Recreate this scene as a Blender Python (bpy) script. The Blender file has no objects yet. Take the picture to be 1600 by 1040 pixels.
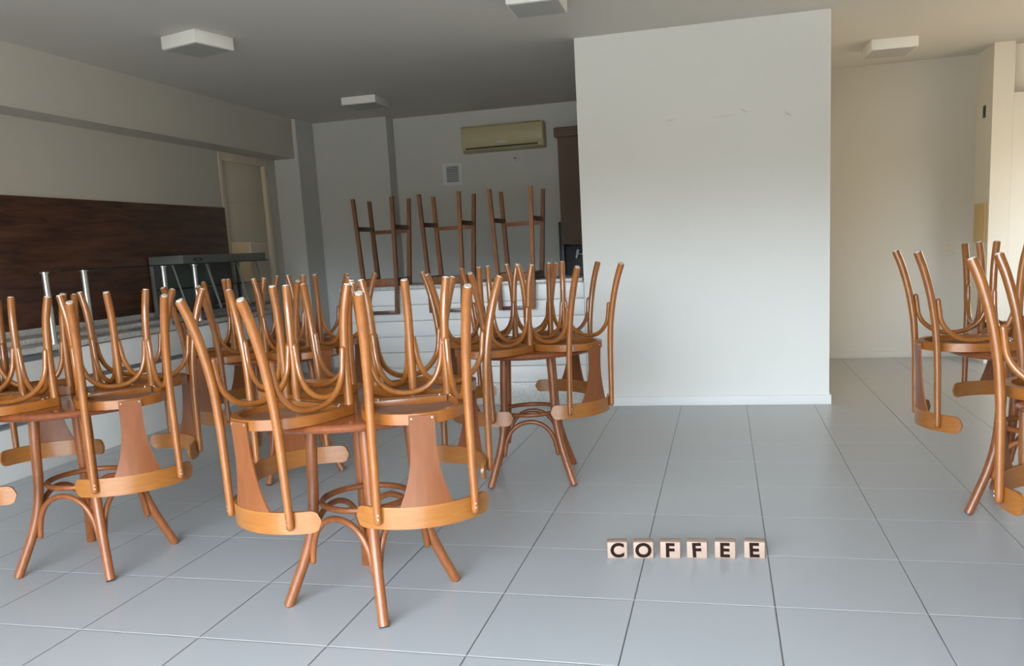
import bpy, bmesh, math, random
from mathutils import Vector, Matrix
random.seed(4)
D = bpy.data
C = bpy.context.scene.collection
PI = math.pi

# ------------------------------------------------------------------ materials
def mat(name, color, rough=.5, metal=0., spec=.5, coat=0.):
    m = D.materials.new(name); m.use_nodes = True
    b = m.node_tree.nodes['Principled BSDF']
    b.inputs['Base Color'].default_value = (*color, 1)
    b.inputs['Roughness'].default_value = rough
    b.inputs['Metallic'].default_value = metal
    b.inputs['Specular IOR Level'].default_value = spec
    b.inputs['Coat Weight'].default_value = coat
    b.inputs['Coat Roughness'].default_value = .15
    return m

def nodes(m):
    nt = m.node_tree
    return nt, nt.nodes['Principled BSDF'], nt.nodes.new, nt.links.new

def wood(name, c1, c2, rough, stretch=(6, 6, 1.2), scale=9, coat=.25, vary=.0, bump=.0):
    m = mat(name, c1, rough, coat=coat)
    nt, b, N, L = nodes(m)
    tc = N('ShaderNodeTexCoord'); mp = N('ShaderNodeMapping'); mp.inputs['Scale'].default_value = stretch
    no = N('ShaderNodeTexNoise'); no.inputs['Scale'].default_value = scale
    no.inputs['Detail'].default_value = 6; no.inputs['Roughness'].default_value = .6; no.inputs['Distortion'].default_value = .6
    rp = N('ShaderNodeValToRGB')
    rp.color_ramp.elements[0].position = .32; rp.color_ramp.elements[1].position = .72
    rp.color_ramp.elements[0].color = (*c2, 1); rp.color_ramp.elements[1].color = (*c1, 1)
    L(tc.outputs['Object'], mp.inputs['Vector']); L(mp.outputs['Vector'], no.inputs['Vector']); L(no.outputs['Fac'], rp.inputs['Fac'])
    out = rp.outputs['Color']
    if vary:
        oi = N('ShaderNodeObjectInfo'); hs = N('ShaderNodeHueSaturation')
        mr = N('ShaderNodeMapRange'); mr.inputs['To Min'].default_value = 1 - vary; mr.inputs['To Max'].default_value = 1 + vary
        L(oi.outputs['Random'], mr.inputs['Value']); L(mr.outputs['Result'], hs.inputs['Value']); L(out, hs.inputs['Color'])
        out = hs.outputs['Color']
    L(out, b.inputs['Base Color'])
    if bump:
        bp = N('ShaderNodeBump'); bp.inputs['Strength'].default_value = bump; bp.inputs['Distance'].default_value = .002
        L(no.outputs['Fac'], bp.inputs['Height']); L(bp.outputs['Normal'], b.inputs['Normal'])
    return m

def paint(name, col, var=.03, rough=.75, scale=1.3):
    m = mat(name, col, rough, spec=.3)
    nt, b, N, L = nodes(m)
    tc = N('ShaderNodeTexCoord'); no = N('ShaderNodeTexNoise'); no.inputs['Scale'].default_value = scale; no.inputs['Detail'].default_value = 4
    rp = N('ShaderNodeValToRGB')
    rp.color_ramp.elements[0].position = .3; rp.color_ramp.elements[1].position = .7
    rp.color_ramp.elements[0].color = (*[c * (1 - var) for c in col], 1); rp.color_ramp.elements[1].color = (*col, 1)
    n2 = N('ShaderNodeTexNoise'); n2.inputs['Scale'].default_value = 180; n2.inputs['Detail'].default_value = 2
    bp = N('ShaderNodeBump'); bp.inputs['Strength'].default_value = .06; bp.inputs['Distance'].default_value = .001
    L(tc.outputs['Object'], no.inputs['Vector']); L(no.outputs['Fac'], rp.inputs['Fac']); L(rp.outputs['Color'], b.inputs['Base Color'])
    L(tc.outputs['Object'], n2.inputs['Vector']); L(n2.outputs['Fac'], bp.inputs['Height']); L(bp.outputs['Normal'], b.inputs['Normal'])
    return m

M = {}
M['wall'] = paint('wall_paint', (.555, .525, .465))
M['pier'] = paint('wall_paint_lit', (.74, .70, .61))  # wall paint lightened to stand in for the light falling on the pier
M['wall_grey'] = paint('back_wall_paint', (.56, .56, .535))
M['ceiling'] = paint('ceiling_paint', (.65, .625, .575))
M['trim'] = paint('white_trim', (.76, .76, .75), rough=.45)
M['chair'] = wood('chair_bentwood', (.295, .100, .0175), (.205, .063, .0095), .28, coat=.3, vary=.10)
M['crest'] = wood('chair_crest_ply', (.325, .122, .022), (.245, .082, .013), .34, stretch=(3, 1.0, 10), scale=7, coat=.3, vary=.08)
M['splat'] = wood('chair_splat_ply', (.21, .064, .016), (.165, .047, .011), .45, stretch=(8, 8, 1.0), scale=7, coat=.08, vary=.08)
M['ring'] = wood('chair_seat_ring', (.30, .102, .018), (.215, .066, .0098), .3, stretch=(2, 2, 9), scale=6, coat=.2, vary=.08)
M['under'] = wood('chair_seat_underside', (.22, .115, .075), (.16, .08, .052), .42, stretch=(8, 1.5, 1), scale=7, coat=.05, vary=.1)
M['table'] = wood('table_wood', (.22, .062, .019), (.15, .038, .012), .22, stretch=(1.2, 8, 8), scale=5, coat=.5, vary=.06)
M['table_leg'] = wood('table_leg_wood', (.27, .085, .022), (.19, .055, .014), .38, coat=.08, vary=.08)
M['stool'] = wood('stool_wood', (.25, .085, .014), (.14, .042, .008), .55, coat=.0, vary=.35)
M['stool_dark'] = wood('stool_dark_wood', (.09, .028, .016), (.055, .018, .012), .35, coat=.3, vary=.3)
M['walnut'] = wood('walnut_panel', (.135, .055, .028), (.028, .0115, .008), .42, stretch=(1, .5, 4.2), scale=5.0, coat=.1)
M['glide'] = mat('foot_glide_plastic', (.42, .375, .32), .5)
M['screw'] = mat('screw_brass', (.85, .78, .62), .25, metal=.9)
M['steel'] = mat('steel', (.50, .52, .53), .34, metal=1.)
M['case_metal'] = mat('case_grey_metal', (.165, .17, .16), .45, metal=.3)
M['case_back'] = mat('case_back_grey', (.17, .19, .18), .35, metal=.2)
M['black'] = mat('black_plastic', (.012, .013, .016), .4)
M['navy'] = mat('dark_appliance', (.028, .034, .046), .32)
M['blind'] = paint('brown_blind_fabric', (.155, .115, .09), rough=.9, scale=30)
M['ac'] = mat('ac_cream_plastic', (.46, .40, .235), .38)
M['ac_dark'] = mat('ac_slot', (.03, .028, .022), .6)
M['door'] = paint('door_cream', (.66, .59, .47), rough=.5)
M['vent_white'] = mat('vent_white', (.62, .65, .655), .5)
M['vent_slat'] = mat('vent_slat_grey', (.035, .04, .045), .5)
M['lamp'] = mat('lamp_white', (.82, .81, .77), .5)
M['lamp_glass'] = mat('lamp_diffuser', (.43, .425, .405), .5)
M['beige'] = mat('panel_beige', (.62, .43, .19), .5)
M['ledge'] = mat('recess_grey', (.16, .175, .185), .5)
M['counter_white'] = paint('counter_white', (.74, .745, .74), rough=.4)
M['siding'] = mat('bar_siding_white', (.80, .80, .79), .42)
M['block_wood'] = wood('letter_block_beech', (.385, .27, .205), (.335, .225, .165), .6, stretch=(2, 2, 14), scale=14, coat=0)
M['letter'] = mat('letter_burnt_brown', (.016, .007, .005), .8, spec=.1)
M['grey_out'] = mat('street_pavement', (.42, .36, .28), .9)

gl = mat('glass_pane', (.93, .97, .965), .03, spec=.5)
gl.node_tree.nodes['Principled BSDF'].inputs['Transmission Weight'].default_value = 1.
gl.node_tree.nodes['Principled BSDF'].inputs['IOR'].default_value = 1.12
M['glass'] = gl
M['glass_edge'] = mat('glass_dark_edge', (.012, .03, .028), .15)

def granite(name, base):
    m = mat(name, base, .3)
    nt, b, N, L = nodes(m)
    tc = N('ShaderNodeTexCoord'); n1 = N('ShaderNodeTexNoise'); n1.inputs['Scale'].default_value = 55; n1.inputs['Detail'].default_value = 5; n1.inputs['Roughness'].default_value = .75
    rp = N('ShaderNodeValToRGB')
    e = rp.color_ramp.elements
    e[0].position = .36; e[0].color = (*[c * .66 for c in base], 1); e[1].position = .62; e[1].color = (*[min(1, c * 1.12) for c in base], 1)
    k = rp.color_ramp.elements.new(.5); k.color = (*base, 1)
    L(tc.outputs['Object'], n1.inputs['Vector']); L(n1.outputs['Fac'], rp.inputs['Fac']); L(rp.outputs['Color'], b.inputs['Base Color'])
    return m
M['granite'] = granite('granite_grey', (.50, .49, .465))

# floor tiles: 0.5 m grid, narrow grooves
def floor_mat():
    m = mat('floor_tiles', (.40, .405, .41), .28)
    nt, b, N, L = nodes(m)
    tc = N('ShaderNodeTexCoord'); sp = N('ShaderNodeSeparateXYZ'); L(tc.outputs['Object'], sp.inputs['Vector'])
    def math_(op, a, bb=None):
        n = N('ShaderNodeMath'); n.operation = op
        for i, v in enumerate((a, bb)):
            if v is None: continue
            if isinstance(v, (int, float)): n.inputs[i].default_value = v
            else: L(v, n.inputs[i])
        return n.outputs[0]
    def line(sock, off, half):
        t = math_('SUBTRACT', sock, off)
        t = math_('DIVIDE', t, .5)
        f = math_('FRACT', math_('ADD', t, .5))
        d = math_('MULTIPLY', math_('ABSOLUTE', math_('SUBTRACT', f, .5)), .5)   # distance in metres
        return math_('LESS_THAN', d, half), d
    lx, dx = line(sp.outputs['X'], -.335, .0020)
    ly, dy = line(sp.outputs['Y'], 2.939, .0020)
    no = N('ShaderNodeTexNoise'); no.inputs['Scale'].default_value = 2.2; no.inputs['Detail'].default_value = 5; L(tc.outputs['Object'], no.inputs['Vector'])
    base = N('ShaderNodeValToRGB'); base.color_ramp.elements[0].position = .3; base.color_ramp.elements[1].position = .7
    base.color_ramp.elements[0].color = (.388, .397, .405, 1); base.color_ramp.elements[1].color = (.402, .410, .417, 1)
    L(no.outputs['Fac'], base.inputs['Fac'])
    mx = N('ShaderNodeMixRGB'); L(lx, mx.inputs['Fac']); L(base.outputs['Color'], mx.inputs['Color1']); mx.inputs['Color2'].default_value = (.07, .07, .07, 1)
    my = N('ShaderNodeMixRGB'); L(ly, my.inputs['Fac']); L(mx.outputs['Color'], my.inputs['Color1']); my.inputs['Color2'].default_value = (.60, .605, .61, 1)  # cross grooves coloured pale to imitate sky glint on the tile edges
    L(my.outputs['Color'], b.inputs['Base Color'])
    # grooves
    dm = math_('MINIMUM', dx, dy)
    h = math_('MINIMUM', math_('DIVIDE', dm, .005), 1.0)
    bp = N('ShaderNodeBump'); bp.inputs['Strength'].default_value = .6; bp.inputs['Distance'].default_value = .003
    L(h, bp.inputs['Height']); L(bp.outputs['Normal'], b.inputs['Normal'])
    rr = N('ShaderNodeMapRange'); rr.inputs['To Min'].default_value = .29; rr.inputs['To Max'].default_value = .33
    L(no.outputs['Fac'], rr.inputs['Value']); L(rr.outputs['Result'], b.inputs['Roughness'])
    return m
M['floor'] = floor_mat()

# block wall: white paint with three short ochre scuffs
def scuffed():
    m = paint('block_wall_paint', (.765, .755, .715))
    nt, b, N, L = nodes(m)
    src = b.inputs['Base Color'].links[0].from_socket
    tc = N('ShaderNodeTexCoord')
    prev = src
    for (x, z, w, a, c, s) in ((.168, 2.222, .045, -.5, (.50, .40, .22), .55), (.48, 2.172, .045, -.6, (.48, .36, .17), .6), (-.365, 2.20, .05, .15, (.45, .43, .38), .45), (.03, 2.195, .12, .03, (.55, .53, .47), .3)):
        mp = N('ShaderNodeMapping'); mp.vector_type = 'TEXTURE'
        mp.inputs['Location'].default_value = (x, 6.69, z); mp.inputs['Rotation'].default_value = (0, -a, 0); mp.inputs['Scale'].default_value = (w, 1, .010)
        g = N('ShaderNodeTexGradient'); g.gradient_type = 'SPHERICAL'
        ml = N('ShaderNodeMath'); ml.operation = 'MULTIPLY'; ml.inputs[1].default_value = s
        mx = N('ShaderNodeMixRGB'); mx.inputs['Color2'].default_value = (*c, 1)
        L(tc.outputs['Object'], mp.inputs['Vector']); L(mp.outputs['Vector'], g.inputs['Vector']); L(g.outputs['Fac'], ml.inputs[0])
        L(ml.outputs[0], mx.inputs['Fac']); L(prev, mx.inputs['Color1']); prev = mx.outputs['Color']
    L(prev, b.inputs['Base Color'])
    return m
M['block_wall'] = scuffed()

# ------------------------------------------------------------------ mesh helpers
def finish(name, bm, mats, parent=None, smooth=40):
    me = D.meshes.new(name)
    bmesh.ops.recalc_face_normals(bm, faces=bm.faces)
    bm.to_mesh(me); bm.free()
    if not isinstance(mats, (list, tuple)): mats = [mats]
    for m in mats: me.materials.append(m)
    if smooth:
        me.polygons.foreach_set('use_smooth', [True] * len(me.polygons))
        me.set_sharp_from_angle(angle=math.radians(smooth))
    o = D.objects.new(name, me); C.objects.link(o)
    if parent: o.parent = parent
    return o

def box(bm, x0, x1, y0, y1, z0, z1, bevel=0, mi=0, mtx=None, seg=2):
    r = bmesh.ops.create_cube(bm, size=1)
    vs = r['verts']
    for v in vs:
        v.co = Vector(((x0 + x1) / 2 + v.co.x * (x1 - x0), (y0 + y1) / 2 + v.co.y * (y1 - y0), (z0 + z1) / 2 + v.co.z * (z1 - z0)))
    if mtx:
        for v in vs: v.co = mtx @ v.co
    fs = set(f for v in vs for f in v.link_faces)
    if bevel:
        es = list(set(e for v in vs for e in v.link_edges))
        g = bmesh.ops.bevel(bm, geom=es, offset=bevel, segments=seg, affect='EDGES', profile=.5)
        fs = set(g['faces']) | set(f for f in fs if f.is_valid)
    for f in fs: f.material_index = mi
    return vs

def boxobj(name, ext, m, parent=None, bevel=.0, seg=2):
    bm = bmesh.new(); box(bm, *ext, bevel=bevel, seg=seg)
    return finish(name, bm, m, parent)

def catmull(pts, n=6):
    P = [Vector(p) for p in pts]
    P = [P[0] * 2 - P[1]] + P + [P[-1] * 2 - P[-2]]
    out = []
    for i in range(1, len(P) - 2):
        a, b, c, d = P[i - 1:i + 3]
        for k in range(n):
            t = k / n
            out.append(.5 * ((2 * b) + (c - a) * t + (2 * a - 5 * b + 4 * c - d) * t * t + (3 * b - a - 3 * c + d) * t ** 3))
    out.append(P[-2])
    return out

def tube(bm, pts, r, n=12, sub=6, ends=(0, 0), mi=0, closed=False):
    """Sweep a circle along a smooth path. r: number or function of t in 0..1. ends: 1 = rounded."""
    path = catmull(pts, sub) if sub and not closed else [Vector(p) for p in pts]
    rf = r if callable(r) else (lambda t: r)
    N = len(path)
    if closed:
        tang = [(path[(i + 1) % N] - path[i - 1]).normalized() for i in range(N)]
    else:
        tang = [(path[min(i + 1, N - 1)] - path[max(i - 1, 0)]).normalized() for i in range(N)]
    up = Vector((0, 0, 1)) if abs(tang[0].z) < .9 else Vector((1, 0, 0))
    nrm = (up - tang[0] * up.dot(tang[0])).normalized()
    rings = []
    def ring(c, nn, bb, rad):
        return [bm.verts.new(c + (nn * math.cos(2 * PI * k / n) + bb * math.sin(2 * PI * k / n)) * rad) for k in range(n)]
    fr = []
    for i in range(N):
        nrm = (nrm - tang[i] * nrm.dot(tang[i])).normalized()
        fr.append((path[i], nrm.copy(), tang[i].cross(nrm), rf(i / (N - 1))))
    if ends[0] and not closed:
        p, a, b, rad = fr[0]
        for th in (80, 55, 30):
            rings.append(ring(p - tang[0] * rad * math.sin(math.radians(th)), a, b, rad * math.cos(math.radians(th))))
    for f in fr: rings.append(ring(*f))
    if ends[1] and not closed:
        p, a, b, rad = fr[-1]
        for th in (30, 55, 80):
            rings.append(ring(p + tang[-1] * rad * math.sin(math.radians(th)), a, b, rad * math.cos(math.radians(th))))
    R = len(rings)
    for i in range(R if closed else R - 1):
        A, B = rings[i], rings[(i + 1) % R]
        for k in range(n):
            bm.faces.new((A[k], A[(k + 1) % n], B[(k + 1) % n], B[k])).material_index = mi
    if not closed:
        bm.faces.new(rings[0][::-1]).material_index = mi; bm.faces.new(rings[-1]).material_index = mi

def tubeobj(name, pts, r, m, parent=None, **k):
    bm = bmesh.new(); tube(bm, pts, r, **k)
    return finish(name, bm, m, parent)

def disc(bm, c, axis, r, h, n=14, mi=0):
    q = Vector(axis).normalized()
    tube(bm, [Vector(c) - q * h / 2, Vector(c) + q * h / 2], r, n=n, sub=0, mi=mi)

def grid_solid(bm, F, nu, nv, mi=0):
    """F(i,j,side) -> point; closes a curved board of some thickness."""
    A = [[bm.verts.new(F(i / nu, j / nv, 0)) for j in range(nv + 1)] for i in range(nu + 1)]
    B = [[bm.verts.new(F(i / nu, j / nv, 1)) for j in range(nv + 1)] for i in range(nu + 1)]
    for i in range(nu):
        for j in range(nv):
            bm.faces.new((A[i][j], A[i + 1][j], A[i + 1][j + 1], A[i][j + 1])).material_index = mi
            bm.faces.new((B[i][j], B[i][j + 1], B[i + 1][j + 1], B[i + 1][j])).material_index = mi
    for i in range(nu):
        bm.faces.new((A[i][0], B[i][0], B[i + 1][0], A[i + 1][0])); bm.faces.new((A[i][nv], A[i + 1][nv], B[i + 1][nv], B[i][nv]))
    for j in range(nv):
        bm.faces.new((A[0][j], A[0][j + 1], B[0][j + 1], B[0][j])); bm.faces.new((A[nu][j], B[nu][j], B[nu][j + 1], A[nu][j + 1]))

def loop_prism(bm, pts, z0, z1, inner=None, mi=0):
    n = len(pts)
    lo = [bm.verts.new((x, y, z0)) for x, y in pts]; hi = [bm.verts.new((x, y, z1)) for x, y in pts]
    for i in range(n): bm.faces.new((lo[i], lo[(i + 1) % n], hi[(i + 1) % n], hi[i])).material_index = mi
    if inner is None:
        bm.faces.new(hi).material_index = mi; bm.faces.new(lo[::-1]).material_index = mi
    else:
        li = [bm.verts.new((x, y, z0)) for x, y in inner]; hj = [bm.verts.new((x, y, z1)) for x, y in inner]
        for i in range(n):
            j = (i + 1) % n
            bm.faces.new((li[i], hj[i], hj[j], li[j])); bm.faces.new((hi[i], hi[j], hj[j], hj[i])); bm.faces.new((lo[i], li[i], li[j], lo[j]))

# ------------------------------------------------------------------ scene-object helpers
def thing(name, label, cat, loc=(0, 0, 0), rz=0, group=None):
    o = D.objects.new(name, None); C.objects.link(o)
    o.empty_display_size = .1
    o.location = loc; o.rotation_euler = (0, 0, rz)
    return tag(o, label, cat, group)

def tag(o, label, cat, group=None):
    o['label'] = label; o['category'] = cat
    if group: o['group'] = group
    return o

def struct(name, exts, m, bevel=0, label=None):
    bm = bmesh.new()
    for e in exts: box(bm, *e, bevel=bevel)
    o = finish(name, bm, m, smooth=None if not bevel else 40)
    o['kind'] = 'structure'
    if label: o['label'] = label
    return o

KIDS = {}
def copy_tree(o, parent=None):
    c = o.copy(); C.objects.link(c)
    if parent: c.parent = parent
    for ch in list(o.children): copy_tree(ch, c)
    return c

# ================================================================== THE ROOM
H = 2.87
BACK = 9.50
FRONT = -.95
struct('floor', [(-6.6, 4.6, FRONT - .1, BACK + .3, -.12, 0)], M['floor'])
struct('ceiling', [(-6.6, 4.6, FRONT - .1, BACK + .3, H, H + .15)], M['ceiling'])
XL = -4.915
DY0, DY1, DZ = 7.735, 8.64, 2.425
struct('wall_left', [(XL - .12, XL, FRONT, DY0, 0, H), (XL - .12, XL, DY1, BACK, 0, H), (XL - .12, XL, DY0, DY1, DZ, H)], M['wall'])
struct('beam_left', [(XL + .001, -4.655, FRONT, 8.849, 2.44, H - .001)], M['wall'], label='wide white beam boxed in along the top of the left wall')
struct('column_left', [(XL + .001, -4.612, 8.85, 9.27, 0, H - .001)], M['wall_grey'], label='white column in the back left corner, under the end of the beam')
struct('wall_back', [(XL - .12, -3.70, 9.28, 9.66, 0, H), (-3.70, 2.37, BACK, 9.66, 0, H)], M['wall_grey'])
struct('wall_block', [(-1.08, .776, 6.69, BACK - .001, 0, H - .001)], M['block_wall'], label='big white boxed-in wall block standing out into the room')
RY = 9.12
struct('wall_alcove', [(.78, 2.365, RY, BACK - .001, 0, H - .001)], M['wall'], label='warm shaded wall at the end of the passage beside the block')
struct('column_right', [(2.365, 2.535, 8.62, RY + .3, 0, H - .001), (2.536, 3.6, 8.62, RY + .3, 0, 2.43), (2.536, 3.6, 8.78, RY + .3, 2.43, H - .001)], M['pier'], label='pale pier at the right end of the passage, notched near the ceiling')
WX = 3.6
struct('wall_right', [(WX, WX + .15, FRONT, 6.3, 0, H), (WX, WX + .15, 8.0, RY + .4, 0, H), (WX, WX + .15, 6.3, 8.0, 0, .9), (WX, WX + .15, 6.3, 8.0, 2.2, H)], M['wall'])
struct('wall_front', [(XL - .12, WX + .15, FRONT - .15, FRONT, 2.42, H), (XL - .12, -3.3, FRONT - .15, FRONT, 0, 2.42), (.95, WX + .15, FRONT - .15, FRONT, 0, 2.42)], M['wall'])
bb = struct('baseboard_block', [(-1.08, .791, 6.675, 6.6899, 0, .075), (.7761, .791, 6.69, RY - .001, 0, .075)], M['trim'], bevel=.003)
struct('baseboard_alcove', [(.792, 2.364, RY - .014, RY - .0005, 0, .07)], M['wall'], bevel=.003)

# pavement outside
pv = boxobj('ground', (-30, 34, -40, FRONT - .1, -.35, -.12), M['grey_out']); pv['kind'] = 'structure'; pv['label'] = 'grey pavement outside the open front'

# door in the left wall, with a small hatch that shows a lit room behind
d = D.objects.new('door_1', None); C.objects.link(d); d['kind'] = 'structure'; d.location = (XL, 8.19, 0)
d['label'] = 'cream panelled door in the left wall with a small open hatch'
bm = bmesh.new()
HY0, HY1, HZ0, HZ1 = 7.86, 8.23, 1.12, 1.535
def dl(x0, x1, y0, y1, z0, z1, bm=bm, bv=.002): box(bm, x0 - XL, x1 - XL, y0 - 8.19, y1 - 8.19, z0, z1, bevel=bv)
fx = XL - .03
dl(fx - .035, fx, DY0 + .055, HY0, .01, 1.94); dl(fx - .035, fx, HY1, DY1 - .05, .01, 1.53); dl(fx - .035, fx, HY0 + .0001, HY1 - .0001, .01, HZ0); dl(fx - .035, fx, HY0 + .0001, DY1 - .05, HZ1, 1.94)
dl(fx - .035, fx, DY0 + .055, DY1 - .05, 1.946, 2.355)
dl(fx - .036, fx - .006, DY0 + .055, DY1 - .05, 1.93, 1.95, bv=0)
finish('door_leaf', bm, M['door'], d)
bm = bmesh.new()
dl(XL - .06, XL + .012, DY0 - .012, DY0 + .05, 0, DZ + .012, bm=bm); dl(XL - .06, XL + .012, DY1 - .045, DY1 + .02, 0, DZ + .012, bm=bm); dl(XL - .06, XL + .012, DY0 + .051, DY1 - .046, DZ - .07, DZ + .012, bm=bm)
finish('door_frame', bm, M['door'], d)
struct('wall_storeroom', [(XL - .9, XL - .85, 7.2, 9.2, 0, 2.6), (XL - .85, XL - .121, 7.2, 7.25, 0, 2.6), (XL - .85, XL - .121, 9.15, 9.2, 0, 2.6), (XL - .9, XL - .121, 7.2, 9.2, 2.6, 2.65)], M['wall'])

# wooden panel along the left wall
tag(boxobj('wall_panel', (XL + .0005, XL + .026, 1.6, 7.715, .925, 1.877), M['walnut'], bevel=.002),
    'long dark walnut board on the left wall above the buffet counter', 'wall panel')

# ------------------------------------------------------------------ buffet counter on the left
FX = -4.47
bc = thing('buffet_counter', 'white buffet counter with grey recessed grooves along the left wall', 'counter', (FX, 4.5, 0))
def loc(o_bm, x0, x1, y0, y1, z0, z1, bevel=0, ox=FX, oy=4.5, oz=0): box(o_bm, x0 - ox, x1 - ox, y0 - oy, y1 - oy, z0 - oz, z1 - oz, bevel=bevel)
YA, YB = 1.6, 7.70
bm = bmesh.new()
loc(bm, XL + .03, FX - .03, YA, YB, .0, .79)
finish('carcass', bm, M['ledge'], bc, smooth=None)
bm = bmesh.new()
for (y0, y1, cuts) in ((YA, 3.30, (.34, .38)), (3.304, 4.86, (.34, .38)), (4.864, 6.30, (.545, .58)), (6.304, YB, (.545, .58))):
    loc(bm, FX - .0299, FX, y0, y1, .0, cuts[0], bevel=.002); loc(bm, FX - .0299, FX, y0, y1, cuts[1], .745 if cuts[0] < .4 else .785, bevel=.002)
finish('front_panel', bm, M['counter_white'], bc)
bm = bmesh.new()
loc(bm, XL + .0265, -4.60, YA, YB + .05, .845, .88, bevel=.004)
loc(bm, XL + .0265, -4.62, YA, YB, .790, .8449)
loc(bm, XL + .001, XL + .026, YA, 7.715, .8801, .924, bevel=.002)
tag(finish('counter_top', bm, M['granite']), 'grey granite worktop with low backsplash under the walnut board', 'worktop').location = (FX, 4.5, 0)
bm = bmesh.new()
loc(bm, -4.619, -4.44, YA, YB + .05, .795, .835, bevel=.004)
tag(finish('tray_slide', bm, M['granite']), 'lower grey granite tray shelf along the front of the buffet counter', 'shelf').location = (FX, 4.5, 0)

# glass shelf on steel posts
gs = thing('glass_shelf', 'long clear glass shelf on four steel posts above the granite tray shelf', 'shelf', (-4.475, 6.0, .8355))
boxobj('glass_pane', (-.045, .20, -1.27, 1.40, .491, .499), M['glass'], gs)
boxobj('pane_edge', (.2001, .202, -1.27, 1.40, .4905, .4995), M['glass_edge'], gs)
for y in (4.806, 5.17, 6.065, 6.49):
    bm = bmesh.new()
    yy = y - 6.0
    tube(bm, [(0, yy, .0), (0, yy, .484)], .0225, n=18, sub=0)
    disc(bm, (0, yy, .006), (0, 0, 1), .033, .012, n=18); disc(bm, (0, yy, .485), (0, 0, 1), .032, .011, n=18)
    finish('post', bm, M['steel'], gs)

# display case
dc = thing('display_case', 'grey steel food display case with slanted glass at the end of the buffet counter', 'display case', (-4.70, 7.1, .88))
def dcb(name, m, e, bevel=.003, parent=dc): return boxobj(name, e, m, parent, bevel=bevel)
dcb('top_cover', M['case_metal'], (-.18, .168, -.67, .70, .45, .528), .004)
bm = bmesh.new()
grid_solid(bm, lambda i, j, s: Vector((.169 + .001 * s, -.46 + .07 * math.cos(2 * PI * i) * (.55 + .45 * j), .487 + .017 * math.sin(2 * PI * i) * (.55 + .45 * j))), 24, 1)
lg = finish('maker_badge', bm, M['black'], dc, smooth=None)
dcb('back_panel', M['case_back'], (-.18, -.165, -.635, .22, .0301, .4499), 0)
bm = bmesh.new(); box(bm, -.18, -.172, .221, .665, .0301, .4499); finish('back_glass', bm, M['glass'], dc, smooth=None)
dcb('base', M['case_metal'], (-.18, .170, -.67, .70, .0005, .03))
dcb('end_post', M['case_metal'], (-.18, -.145, -.67, -.64, .0301, .4499)); dcb('end_post', M['case_metal'], (-.18, -.145, .67, .70, .0301, .4499))
bm = bmesh.new(); box(bm, -.14, .09, -.66, .69, .235, .243); finish('inner_shelf', bm, M['glass_edge'], dc, smooth=None)
for y0, y1 in ((-.665, -.17), (-.16, .33), (.34, .695)):
    bm = bmesh.new()
    grid_solid(bm, lambda i, j, s: Vector((.05 + .11 * (1 - j) - .006 * s, y0 + (y1 - y0) * i, .035 + .414 * j)), 1, 1)
    gp = finish('front_glass', bm, M['glass'], dc, smooth=None)
    for yy in (y0, y1):
        tubeobj('glass_edge_strip', [(.161, yy, .034), (.051, yy, .448)], .009, M['steel'], gp, n=6, sub=0)
for yy in (-.60, -.2):
    bm = bmesh.new()
    grid_solid(bm, lambda i, j, s: Vector((-.14 + .18 * i + .10 * (1 - j) * i, yy + .005 * s, .035 + .41 * j)), 1, 1)
    finish('side_glass', bm, M['glass'], dc, smooth=None)
# small shiny tray clip in front
tag(boxobj('steel_plate', (-4.585, -4.46, 5.70, 5.86, .8355, .843), M['steel'], bevel=.003), 'small shiny steel plate lying on the tray shelf between the glass posts', 'plate')

# ------------------------------------------------------------------ bar counter at the back
BX0, BX1 = -3.22, -1.10
bar = thing('bar_counter', 'white plank-clad bar counter on a grey granite plinth at the back', 'counter', (-2.16, 7.1, 0))
def bl(bm, x0, x1, y0, y1, z0, z1, bevel=0): box(bm, x0 + 2.16, x1 + 2.16, y0 - 7.1, y1 - 7.1, z0, z1, bevel=bevel)
bm = bmesh.new(); bl(bm, BX0 + .02, BX1, 6.82, 7.35, .19, 1.013); finish('body', bm, M['siding'], bar, smooth=None)
bm = bmesh.new()
nz = 6; z0 = .19; hh = (1.013 - .19) / nz
for k in range(nz): bl(bm, BX0, BX1, 6.795, 6.8199, z0 + k * hh + (.004 if k else 0), z0 + (k + 1) * hh, bevel=.004)
finish('siding', bm, M['siding'], bar)
bm = bmesh.new(); bl(bm, BX0, BX1, 6.775, 7.35, .0, .1895, bevel=.003); finish('plinth', bm, M['granite'], bar)
tag(boxobj('worktop', (BX0 - .02, BX1 + .0, 6.742, 7.42, 1.0145, 1.045), M['granite'], bevel=.004), 'grey granite top of the bar under the upturned stools', 'worktop')

# ------------------------------------------------------------------ air conditioner, vent, blind, appliance
ac = thing('air_conditioner', 'cream split air conditioner high on the dark back wall', 'air conditioner', (-2.365, BACK, 2.40))
bm = bmesh.new()
prof = [(-.001, .0), (-.10, -.005), (-.155, .02), (-.185, .075), (-.19, .20), (-.18, .262), (-.16, .278), (-.001, .278)]
w = .465
L_ = [bm.verts.new((-w, y, z)) for y, z in prof]; R_ = [bm.verts.new((w, y, z)) for y, z in prof]
n = len(prof)
for i in range(n): bm.faces.new((L_[i], L_[(i + 1) % n], R_[(i + 1) % n], R_[i]))
bm.faces.new(L_); bm.faces.new(R_[::-1])
finish('casing', bm, M['ac'], ac, smooth=30)
boxobj('outlet_slot', (-.42, .41, -.178, -.162, .030, .046), M['ac_dark'], ac)
bm = bmesh.new()
grid_solid(bm, lambda i, j, s: Vector((-.075 + .15 * i, -.192 + .012 * s - .004 * math.sin(PI * i), .076 + (.002 + .020 * math.sin(PI * i)) * j)), 14, 1)
finish('badge', bm, M['steel'], ac)
boxobj('side_cap', (w, w + .012, -.172, -.002, .005, .27), M['ac'], ac, bevel=.004)

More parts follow.
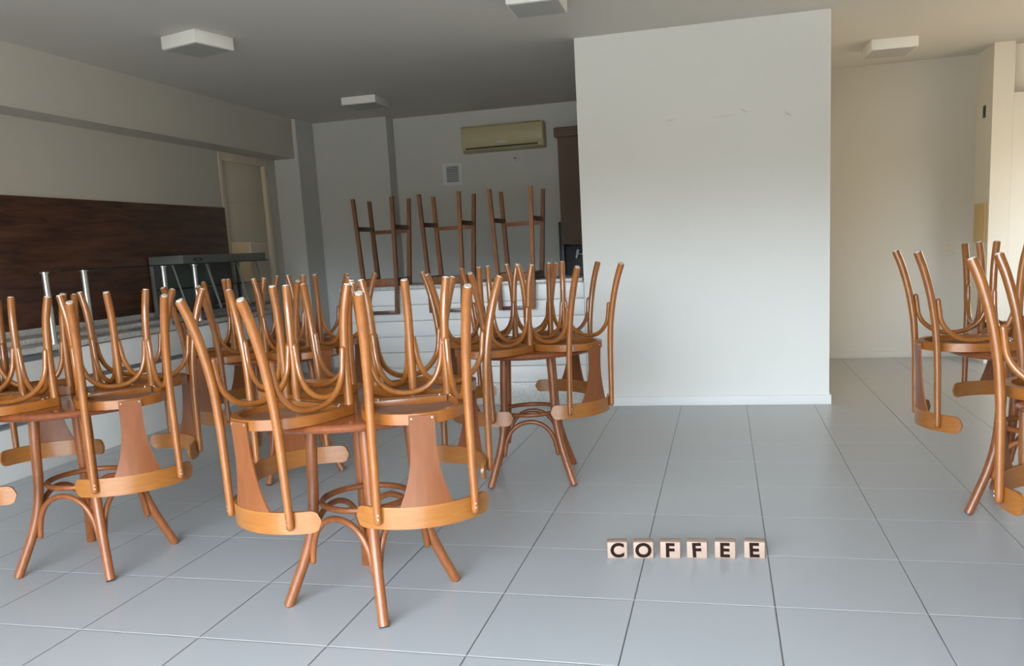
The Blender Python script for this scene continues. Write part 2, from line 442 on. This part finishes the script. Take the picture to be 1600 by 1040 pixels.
v = thing('wall_vent', 'square white louvred vent in the back wall below the air conditioner', 'vent', (-3.01, BACK, 2.19))
bm = bmesh.new()
for e in ((-.12, .12, -.014, -.001, -.125, -.085), (-.12, .12, -.014, -.001, .095, .125), (-.12, -.075, -.014, -.001, -.0849, .0949), (.075, .12, -.014, -.001, -.0849, .0949)): box(bm, *e)
finish('frame', bm, M['vent_white'], v, smooth=None)
bm = bmesh.new()
for k in range(9):
    z = -.078 + k * .0195
    box(bm, -.075, .075, -.0115, -.0085, -.005, .005, mtx=Matrix.Translation((0, 0, z + .004)) @ Matrix.Rotation(math.radians(-20), 4, 'X'))
finish('slats', bm, M['vent_white'], v, smooth=None)
boxobj('backing', (-.075, .075, -.004, -.001, -.0849, .0949), M['vent_slat'], v)

pt = thing('wall_plate', 'tiny blank outlet plate on the back wall under the air conditioner', 'outlet', (-2.26, BACK, 2.314))
boxobj('plate', (-.04, .04, -.006, -.001, -.055, .055), M['wall_grey'], pt, bevel=.002); boxobj('hole', (-.012, .012, -.008, -.0059, -.008, .008), M['ledge'], pt)

rb = thing('roller_blind', 'brown roller blind hanging in the dark corner behind the white block', 'blind', (-1.25, 8.85, 1.335))
boxobj('cassette', (-.425, .166, -.045, .045, 1.08, 1.18), M['blind'], rb, bevel=.012)
bm = bmesh.new(); box(bm, -.395, .160, -.006, -.002, .0, 1.08); finish('fabric', bm, M['blind'], rb, smooth=None)
boxobj('bottom_bar', (-.395, .160, -.012, .006, -.02, .0), M['blind'], rb, bevel=.004)
ap = thing('dark_appliance', 'dark navy upright refrigerator with a thin white handle behind the bar', 'refrigerator', (-1.22, 9.1, 0))
boxobj('body', (-.41, .136, -.16, .30, .03, 1.305), M['navy'], ap, bevel=.006)
boxobj('door_edge', (-.465, -.412, -.20, .25, .03, 1.56), M['black'], ap, bevel=.006)
bm = bmesh.new()
tube(bm, [(-.285, -.20, 1.17), (-.265, -.20, 1.26)], .013, n=8, sub=0)
tube(bm, [(-.275, -.20, 1.215), (-.15, -.185, 1.20)], .005, n=8, sub=0)
tube(bm, [(-.275, -.20, 1.215), (-.275, -.161, 1.215)], .006, n=8, sub=0)
finish('handle', bm, M['trim'], ap)
for sx in (-.36, .10):
    for sy in (-.12, .26): tubeobj('foot', [(sx, sy, 0), (sx, sy, .03)], .02, M['black'], ap, sub=0)

# ------------------------------------------------------------------ ceiling lamps
def lamp(x, y, rz, s, h, label):
    t = thing('ceiling_lamp', label, 'ceiling light', (x, y, H), rz, 'square ceiling lamps')
    boxobj('housing', (-s, s, -s, s, -h, -.0005), M['lamp'], t, bevel=.003)
    boxobj('diffuser', (-s + .012, s - .012, -s + .012, s - .012, -h - .004, -h - .0001), M['lamp_glass'], t)
lamp(-3.505, 5.42, math.radians(-15), .168, .085, 'square white ceiling lamp turned corner-on near the left beam')
lamp(-3.455, 8.16, 0, .18, .07, 'small white ceiling lamp near the back wall above the bar stools')
lamp(-1.105, 5.46, math.radians(2), .168, .085, 'square ceiling lamp seen from below at the top edge of the photo')
lamp(1.415, 8.12, math.radians(3), .185, .085, 'white ceiling lamp in the passage at the right of the block')

# ------------------------------------------------------------------ passage fittings
t = thing('breaker_panel', 'beige electrical breaker box on the side of the right pier', 'electrical panel', (2.365, 8.84, 1.12))
boxobj('casing', (-.022, -.0005, -.165, .165, 0, .36), M['beige'], t, bevel=.004); boxobj('cover', (-.028, -.0221, -.13, .13, .04, .32), M['beige'], t, bevel=.003)
t = thing('wall_switch', 'small dark switch high on the side of the right pier', 'switch', (2.365, 8.85, 2.31))
boxobj('plate', (-.008, -.0005, -.035, .035, -.055, .055), M['vent_slat'], t, bevel=.002); boxobj('button', (-.012, -.0081, -.015, .015, -.03, .03), M['black'], t)
t = thing('wall_outlet', 'cream double outlet plate on the end wall of the passage', 'outlet', (2.155, RY, 1.075))
boxobj('plate', (-.055, .055, -.008, -.0005, -.06, .06), M['wall'], t, bevel=.002); boxobj('socket', (-.018, .018, -.010, -.0081, .015, .03), M['beige'], t); boxobj('socket', (-.018, .018, -.010, -.0081, -.03, -.015), M['beige'], t)

# ================================================================== TABLES
TZ = .76
def make_table():
    t = thing('round_table', '', 'table')
    bm = bmesh.new()
    R = .40
    pr = [(0, .728), (R - .035, .728), (R - .012, .731), (R - .003, .737), (R, .745), (R - .003, .7525), (R - .010, .758), (R - .022, TZ), (0, TZ)]
    n = 72
    rings = []
    for r, z in pr[1:-1]:
        rings.append([bm.verts.new((r * math.cos(2 * PI * k / n), r * math.sin(2 * PI * k / n), z)) for k in range(n)])
    for a, b in zip(rings, rings[1:]):
        for k in range(n): bm.faces.new((a[k], a[(k + 1) % n], b[(k + 1) % n], b[k]))
    bm.faces.new(rings[0][::-1]); bm.faces.new(rings[-1])
    finish('tabletop', bm, M['table'], t)
    bm = bmesh.new(); tube(bm, [(0, 0, .7045), (0, 0, .7279)], .21, n=48, sub=0); finish('under_disc', bm, M['table_leg'], t)
    for k in range(4):
        a = PI / 2 * k
        def P(r, z, off=0): return (r * math.cos(a + off), r * math.sin(a + off), z)
        bm = bmesh.new()
        tube(bm, [P(.178, .7279), P(.186, .64), P(.1925, .54), P(.197, .44), P(.204, .36), P(.220, .275), P(.247, .19), P(.284, .102), P(.328, .004)], lambda q: .0220 - .0022 * q, n=14)
        leg = finish('leg', bm, M['table_leg'], t)
        bm = bmesh.new(); tube(bm, [P(.3282, .0035), P(.3305, .0002)], .0178, n=12, sub=0); finish('foot_pad', bm, M['black'], leg)
    bm = bmesh.new(); tube(bm, [(.168 * math.cos(2 * PI * k / 56), .168 * math.sin(2 * PI * k / 56), .392) for k in range(56)], .0120, n=10, sub=0, closed=True)
    finish('ring', bm, M['table_leg'], t)
    for k in range(4):
        a0, a1 = PI / 2 * k, PI / 2 * (k + 1)
        # inverted U between two legs: leaves each leg low down and rises to just under the ring
        A0 = Vector((.232 * math.cos(a0), .232 * math.sin(a0), 0)); A1 = Vector((.232 * math.cos(a1), .232 * math.sin(a1), 0))
        prof = [(.045, .170), (.062, .205), (.10, .255), (.17, .300), (.28, .334), (.40, .351), (.5, .355)]
        prof = prof + [(1 - q, z) for q, z in prof[-2::-1]]
        pts = [A0.lerp(A1, q) + Vector((0, 0, z)) + (A0 + A1).normalized() * (.004 * math.sin(PI * q)) for q, z in prof]
        bm = bmesh.new(); tube(bm, pts, .0120, n=10, sub=5, ends=(1, 1))
        finish('arch_brace', bm, M['table_leg'], t)
    return t

# ================================================================== CHAIRS (upturned: origin where the seat touches the table, +x = chair front, z = towards the foot tips)
def make_chair():
    t = thing('bentwood_chair', '', 'chair')
    # seat outline (horseshoe with a straight front)
    def outline(s=1.0, inset=0.):
        pts = []
        cx = -.045
        hw, fr, fw = .182 - inset, .141 - inset, .163 - inset
        # right front corner to left front corner, anticlockwise seen from +z
        rc = max(.022 - inset * .5, .006)
        for k in range(6):
            a = -PI / 2 + (PI / 2) * k / 5
            pts.append((fr - rc + rc * math.cos(a), -(fw - rc) + rc * math.sin(a)))
        for k in range(6):
            a = (PI / 2) * k / 5
            pts.append((fr - rc + rc * math.cos(a), (fw - rc) + rc * math.sin(a)))
        for k in range(1, 4):
            q = k / 4; pts.append((fr - rc + (-.03 - fr + rc) * q, fw + (hw - fw) * math.sin(q * PI / 2)))
        n = 26
        for k in range(n + 1):
            a = PI / 2 + PI * k / n
            pts.append((-.03 + (.2055 - inset) * math.cos(a), hw * math.sin(a)))
        for k in range(3, 0, -1):
            q = k / 4; pts.append((fr - rc + (-.03 - fr + rc) * q, -(fw + (hw - fw) * math.sin(q * PI / 2))))
        return pts
    out, inn = outline(), outline(inset=.027)
    bm = bmesh.new(); loop_prism(bm, out, 0.0, .036, inn)
    es = [e for e in bm.edges if len(e.link_faces) == 2 and e.calc_face_angle(0) > 1.2]
    bmesh.ops.bevel(bm, geom=es, offset=.003, segments=2, affect='EDGES')
    box(bm, .085, .122, -.135, .135, .010, .0345, bevel=.002, mi=1)
    for s in (-1, 1):
        disc(bm, (.103, s * .112, .036), (0, 0, 1), .0035, .003, n=8, mi=2); disc(bm, (.07, s * .145, .0365), (0, 0, 1), .0035, .003, n=8, mi=2)
    finish('seat_frame', bm, [M['ring'], M['under'], M['screw']], t)
    bm = bmesh.new(); loop_prism(bm, outline(inset=.026), .004, .011)
    finish('seat_panel', bm, M['under'], t)
    # front legs
    for s in (-1, 1):
        bm = bmesh.new()
        tube(bm, [(.120, s * .145, .034), (.119, s * .1448, .14), (.1195, s * .147, .25), (.1245, s * .1545, .36), (.137, s * .169, .455)], lambda q: .0166 - .001 * q + .001 * (q < .03), n=14)
        lg = finish('leg', bm, M['chair'], t)
        bm = bmesh.new(); tube(bm, [(.1372, s * .1692, .4551), (.1378, s * .1699, .460)], .0125, n=12, sub=0)
        finish('foot_glide', bm, M['glide'], lg)
    # rear legs, running on past the seat as the back uprights
    for s in (-1, 1):
        bm = bmesh.new()
        tube(bm, [(-.297, s * .169, .437), (-.268, s * .165, .36), (-.238, s * .162, .25), (-.217, s * .1605, .13), (-.207, s * .162, .02), (-.203, s * .163, -.07), (-.201, s * .164, -.17), (-.199, s * .165, -.26), (-.198, s * .165, -.322)],
             lambda q: .0174 - .0040 * q, n=14, ends=(0, 1))
        for z in (-.296, -.311): disc(bm, (-.2115, s * .165, z), (1, 0, 0), .0032, .004, n=8, mi=1)
        lg = finish('rear_leg', bm, [M['chair'], M['screw']], t)
        bm = bmesh.new(); tube(bm, [(-.2971, s * .1691, .4371), (-.2992, s * .1695, .442)], .0122, n=12, sub=0)
        finish('foot_glide', bm, M['glide'], lg)
    # three bent braces under the seat
    def brace(A, B, za, zb, bow):
        A, B = Vector(A), Vector(B); d = B - A
        pr = [(.045, za), (.06, za - .035), (.085, za - .085), (.16, .097), (.30, .061), (.5, .049), (.70, .061), (.84, .097), (.915, zb - .085), (.94, zb - .035), (.955, zb)]
        pts = [(A.x + d.x * q + bow[0] * math.sin(PI * q), A.y + d.y * q + bow[1] * math.sin(PI * q), z) for q, z in pr]
        bm = bmesh.new(); tube(bm, pts, .0110, n=10, sub=5, ends=(1, 1))
        return bm
    bm = brace((.123, -.150, 0), (.123, .150, 0), .235, .235, (-.004, 0))
    for s in (-1, 1): disc(bm, (.1085, s * .135, .225), (1, 0, 0), .003, .004, n=8, mi=1)
    finish('brace', bm, [M['chair'], M['screw']], t)
    for s in (-1, 1):
        bm = brace((.122, s * .149, 0), (-.222, s * .160, 0), .235, .225, (0, s * .004))
        finish('brace', bm, [M['chair'], M['screw']], t)
    # crest rail
    Rc = .28; uc = -.230 + Rc
    S = .262
    def crest(i, j, sd):
        s = -S + 2 * S * i
        r_ = .034; e = S - abs(s)
        hh = .038 - (0 if e > r_ else (.034 - .034 * math.sqrt(max(0, 1 - ((r_ - e) / r_) ** 2))))
        a = s / Rc; rr = Rc + (.0055 if sd else -.0055)
        z = -.314 + hh * (2 * j - 1)
        return Vector((uc - rr * math.cos(a), rr * math.sin(a), z))
    bm = bmesh.new(); grid_solid(bm, crest, 48, 4)
    finish('crest_rail', bm, M['crest'], t)
    # splat
    def splat(i, j, sd):
        z = .030 - i * .312
        q = max(0., (-z - .05) / .232)
        hw = .0425 + .050 * min(1.15, q) ** 2.1
        vv = (2 * j - 1) * hw
        base = -.2395 + .0085 * math.sin(min(1, i * 1.0) * PI * .55)
        bend = (Rc - math.sqrt(Rc * Rc - vv * vv)) * min(1, max(0, i * 1.15 - .1))
        return Vector((base + bend + (.003 if sd else -.003), vv, z))
    bm = bmesh.new(); grid_solid(bm, splat, 22, 8)
    for s in (-1, 1): disc(bm, (-.2428, s * .034, .022), (1, 0, 0), .0034, .003, n=8, mi=1)
    finish('backrest_splat', bm, [M['splat'], M['screw']], t)
    return t

chair0 = make_chair(); table0 = make_table()
used = {'chair': 0, 'table': 0}
GC = 'upturned bentwood chairs on the tables'
def put(kind, proto, x, y, z, rz, label, group):
    o = proto if not used[kind] else copy_tree(proto)
    used[kind] += 1
    o.location = (x, y, z); o.rotation_euler = (0, 0, rz); o['label'] = label; o['group'] = group
    return o
R_ = math.radians
for x, y, a, lab in (
    (-1.350, 2.888, -61, 'round red-brown table nearest the camera, left of the letter blocks'),
    (-2.800, 3.095, -43, 'round red-brown table at the left beside the buffet counter'),
    (-1.079, 4.594, -35, 'round red-brown table in front of the bar and the white block'),
    (-2.650, 4.640, -87, 'round table half hidden behind the two near tables, beyond the front one'),
    (1.385, 4.150, -73, 'round table at the right with one splayed leg on the open floor'),
    (1.270, 2.785, -20, 'round table at the very right edge of the photo, mostly out of frame')):
    put('table', table0, x, y, 0, R_(a), lab, 'round tables')
for x, y, a, lab in (
    (-1.066, 2.724, 2.047, 'upturned chair on the nearest table showing its whole splat and crest squarely to the camera'),
    (-1.475, 2.642, 1.162, 'upturned chair at the near left of the nearest table, seen from its left back corner'),
    (-1.667, 3.093, -.630, 'upturned chair at the far left of the nearest table, crest hanging beyond its left leg'),
    (-1.179, 3.114, -2.243, 'upturned chair at the far right of the nearest table, behind the front splat'),
    (-2.493, 3.001, 2.379, 'upturned chair on the counter-side table with its splat turned to the camera'),
    (-2.923, 2.851, 1.180, 'upturned chair cut off by the left edge of the photo'),
    (-2.689, 3.345, -2.117, 'upturned chair at the far right of the counter-side table'),
    (-3.112, 3.212, -.950, 'upturned chair at the far left of the counter-side table, nearest the buffet counter'),
    (-.858, 4.483, 2.555, 'upturned chair standing out against the white block, back turned to the camera'),
    (-1.188, 4.303, 1.020, 'upturned chair at the near left of the table before the bar'),
    (-1.022, 4.866, -2.114, 'upturned chair at the far right of the table before the bar, against the plinth'),
    (-1.353, 4.672, -.431, 'upturned chair at the far left of the table before the bar'),
    (-2.792, 4.339, 1.190, 'upturned chair at the near left of the half-hidden back table'),
    (-2.407, 4.414, 2.665, 'upturned chair at the near right of the half-hidden back table'),
    (-2.470, 4.890, -2.15, 'upturned chair at the far right of the half-hidden back table'),
    (-2.960, 4.800, -.70, 'upturned chair at the far left of the half-hidden back table, before the display case'),
    (1.092, 4.118, .07, 'upturned chair hanging its crest off the left side of the right-hand table'),
    (1.375, 4.600, -1.68, 'upturned chair at the far side of the right-hand table'),
    (1.091, 2.896, -.492, 'upturned chair at the right edge of the photo, crest nearest the floor line')):
    put('chair', chair0, x, y, TZ + .0012, a, lab, GC)

# ================================================================== BAR STOOLS, upturned on the bar
def make_stool():
    t = thing('bar_stool', '', 'stool')
    def sq(bm, pts, w0, w1, mi=0):
        # square tapering bar through a list of points
        rings = []
        for k, p in enumerate(pts):
            q = w0 + (w1 - w0) * k / (len(pts) - 1)
            rings.append([bm.verts.new((p[0] + sx * q, p[1] + sy * q, p[2])) for sx, sy in ((-1, -1), (1, -1), (1, 1), (-1, 1))])
        for a, b in zip(rings, rings[1:]):
            for i in range(4): bm.faces.new((a[i], a[(i + 1) % 4], b[(i + 1) % 4], b[i]))
        bm.faces.new(rings[0][::-1]); bm.faces.new(rings[-1])
    for s in (-1, 1):
        bm = bmesh.new(); sq(bm, [(s * .137, -.178, -.235), (s * .147, -.168, 0), (s * .172, -.205, .745)], .0165, .0145); finish('rear_leg', bm, M['stool'], t)
        bm = bmesh.new(); sq(bm, [(s * .145, .168, .004), (s * .185, .200, .745)], .0185, .0145); finish('leg', bm, M['stool'], t)
    boxobj('seat', (-.165, .165, -.150, .195, .0005, .018), M['stool_dark'], t, bevel=.004)
    boxobj('front_apron', (-.13, .13, -.183, -.160, .004, .066), M['stool'], t, bevel=.002)
    boxobj('back_apron', (-.13, .13, .158, .180, .0182, .058), M['stool_dark'], t, bevel=.002)
    for s in (-1, 1):
        boxobj('side_apron', (s * .148 - .010, s * .148 + .010, -.150, .150, .0182, .070), M['stool_dark'], t, bevel=.002)
        bm = bmesh.new(); sq(bm, [(s * .160, -.185, .445), (s * .166, .186, .445)], .0001, .0001) if False else box(bm, s * .166 - .009, s * .166 + .009, -.178, .178, .478, .516, bevel=.002)
        finish('footrest_bar', bm, M['stool_dark'], t)
    boxobj('footrest_bar', (-.155, .155, .176, .195, .452, .484), M['stool'], t, bevel=.002)
    boxobj('back_rail', (-.1225, .1225, -.191, -.165, -.235, -.205), M['stool_dark'], t, bevel=.002)
    return t
st0 = make_stool(); used['stool'] = 0
for x, rz, lab in ((-2.845, 2.0, 'upturned bar stool at the left end of the bar'), (-2.252, .5, 'upturned bar stool in the middle of the three on the bar'), (-1.645, -.5, 'upturned bar stool on the bar nearest the white block')):
    put('stool', st0, x, 6.882, 1.0455, R_(rz), lab, 'upturned bar stools')

# ================================================================== COFFEE letter blocks
def letter_block(ch, x, y, rz, tilt, label):
    t = thing('letter_block', label, 'letter block', (x, y, 0), R_(rz), 'wooden letter blocks on the floor')
    bm = bmesh.new(); box(bm, -.0415, .0415, 0, .050, .0, .071, bevel=.0035)
    finish('block', bm, M['block_wood'], t)
    cu = D.curves.new('letter', 'FONT'); cu.body = ch; cu.size = .083; cu.extrude = .0006; cu.offset = .0030; cu.align_x = 'CENTER'
    to = D.objects.new('tmp', cu); C.objects.link(to)
    dg = bpy.context.evaluated_depsgraph_get(); me = D.meshes.new_from_object(to.evaluated_get(dg))
    D.objects.remove(to); me.materials.clear(); me.materials.append(M['letter'])
    xs = [v.co.x for v in me.vertices]; ys = [v.co.y for v in me.vertices]
    cx, cy = (min(xs) + max(xs)) / 2, (min(ys) + max(ys)) / 2
    mt = Matrix.Rotation(PI / 2, 4, 'X') @ Matrix.Rotation(R_(tilt), 4, 'Z') @ Matrix.Translation((-cx, -cy, 0))
    me.transform(Matrix.Translation((0, -.0004, .036)) @ mt)
    o = D.objects.new('letter', me); C.objects.link(o); o.parent = t
    return t
for ch, x, y, rz, tl, lab in (('C', -.446, 3.349, 8, 0, 'wooden block with the letter C, first of the row on the floor'), ('O', -.338, 3.359, 7, 0, 'wooden block with the letter O'),
        ('F', -.228, 3.370, 2, 0, 'wooden block with the letter F next to the O'), ('F', -.120, 3.381, -1, 3, 'wooden block with the letter F next to an E'),
        ('E', -.007, 3.393, -1, 0, 'wooden block with the letter E between an F and the last E'), ('E', .110, 3.404, -4, 2, 'wooden block with the letter E ending the row')):
    letter_block(ch, x, y, rz, tl, lab)

# ================================================================== LIGHT
w = D.worlds.new('World'); bpy.context.scene.world = w; w.use_nodes = True
nt = w.node_tree; N, L = nt.nodes.new, nt.links.new
bg = nt.nodes['Background']
tc = N('ShaderNodeTexCoord'); sp = N('ShaderNodeSeparateXYZ'); L(tc.outputs['Generated'], sp.inputs['Vector'])
rp = N('ShaderNodeValToRGB'); rp.color_ramp.interpolation = 'LINEAR'
mr = N('ShaderNodeMapRange'); mr.inputs['From Min'].default_value = -1; mr.inputs['From Max'].default_value = 1
L(sp.outputs['Z'], mr.inputs['Value']); L(mr.outputs['Result'], rp.inputs['Fac'])
e = rp.color_ramp.elements
e[0].position = .0; e[0].color = (.25, .20, .14, 1)
e[1].position = 1.0; e[1].color = (1.18, 1.40, 1.68, 1)
k = e.new(.50); k.color = (.21, .17, .115, 1)
k = e.new(.522); k.color = (.25, .205, .14, 1)
k = e.new(.556); k.color = (2.0, 2.33, 2.62, 1)
k = e.new(.66); k.color = (1.2, 1.41, 1.64, 1)
wx = N('ShaderNodeMapRange'); wx.inputs['From Min'].default_value = .35; wx.inputs['From Max'].default_value = .8
L(sp.outputs['X'], wx.inputs['Value'])
wm = N('ShaderNodeMixRGB'); L(wx.outputs['Result'], wm.inputs['Fac']); L(rp.outputs['Color'], wm.inputs['Color1']); wm.inputs['Color2'].default_value = (.42, .32, .19, 1)
L(wm.outputs['Color'], bg.inputs['Color']); bg.inputs['Strength'].default_value = 13.6

def area(name, loc, rot, sx, sy, energy, col, portal=False):
    l = D.lights.new(name, 'AREA'); l.shape = 'RECTANGLE'; l.size = sx; l.size_y = sy; l.energy = energy; l.color = col
    if portal: l.cycles.is_portal = True
    o = D.objects.new(name, l); C.objects.link(o); o.location = loc; o.rotation_euler = rot
    return o
area('front_portal', (-1.175, FRONT - .08, 1.21), (-PI / 2, 0, PI), 4.25, 2.42, 1, (1, 1, 1), True)
area('right_window_portal', (WX + .07, 7.15, 1.55), (0, PI / 2, 0), 1.3, 1.7, 1, (1, 1, 1), True)
l = D.lights.new('storeroom_lamp', 'POINT'); l.energy = 6; l.color = (1, .85, .6); l.shadow_soft_size = .08
o = D.objects.new('storeroom_lamp', l); C.objects.link(o); o.location = (XL - .45, 8.4, 2.2)

# ================================================================== CAMERA
F, yaw, pitch, roll, CZ = 1306.95, .2519, -.16075, -.05594, 1.3101
cy, sy, cp, sn = math.cos(yaw), math.sin(yaw), math.cos(pitch), math.sin(pitch)
f = Vector((-sy * cp, cy * cp, sn)); r0 = Vector((cy, sy, 0)); u0 = r0.cross(f)
r = r0 * math.cos(roll) + u0 * math.sin(roll); u = -r0 * math.sin(roll) + u0 * math.cos(roll)
cam = D.cameras.new('Camera'); co = D.objects.new('Camera', cam); C.objects.link(co)
m = Matrix((r, u, -f)).transposed().to_4x4(); m.translation = (0, 0, CZ); co.matrix_world = m
cam.sensor_fit = 'HORIZONTAL'; cam.sensor_width = 36; cam.lens = F * 36 / 1600; cam.shift_y = 80 / 1600; cam.clip_start = .05
s = bpy.context.scene; s.camera = co
s.view_settings.view_transform = 'Standard'; s.view_settings.look = 'None'; s.view_settings.gamma = 1; s.view_settings.exposure = 0
s.view_settings.use_curve_mapping = False
s.cycles.use_denoising = True; s.cycles.max_bounces = 10; s.cycles.diffuse_bounces = 6; s.cycles.sample_clamp_indirect = 8
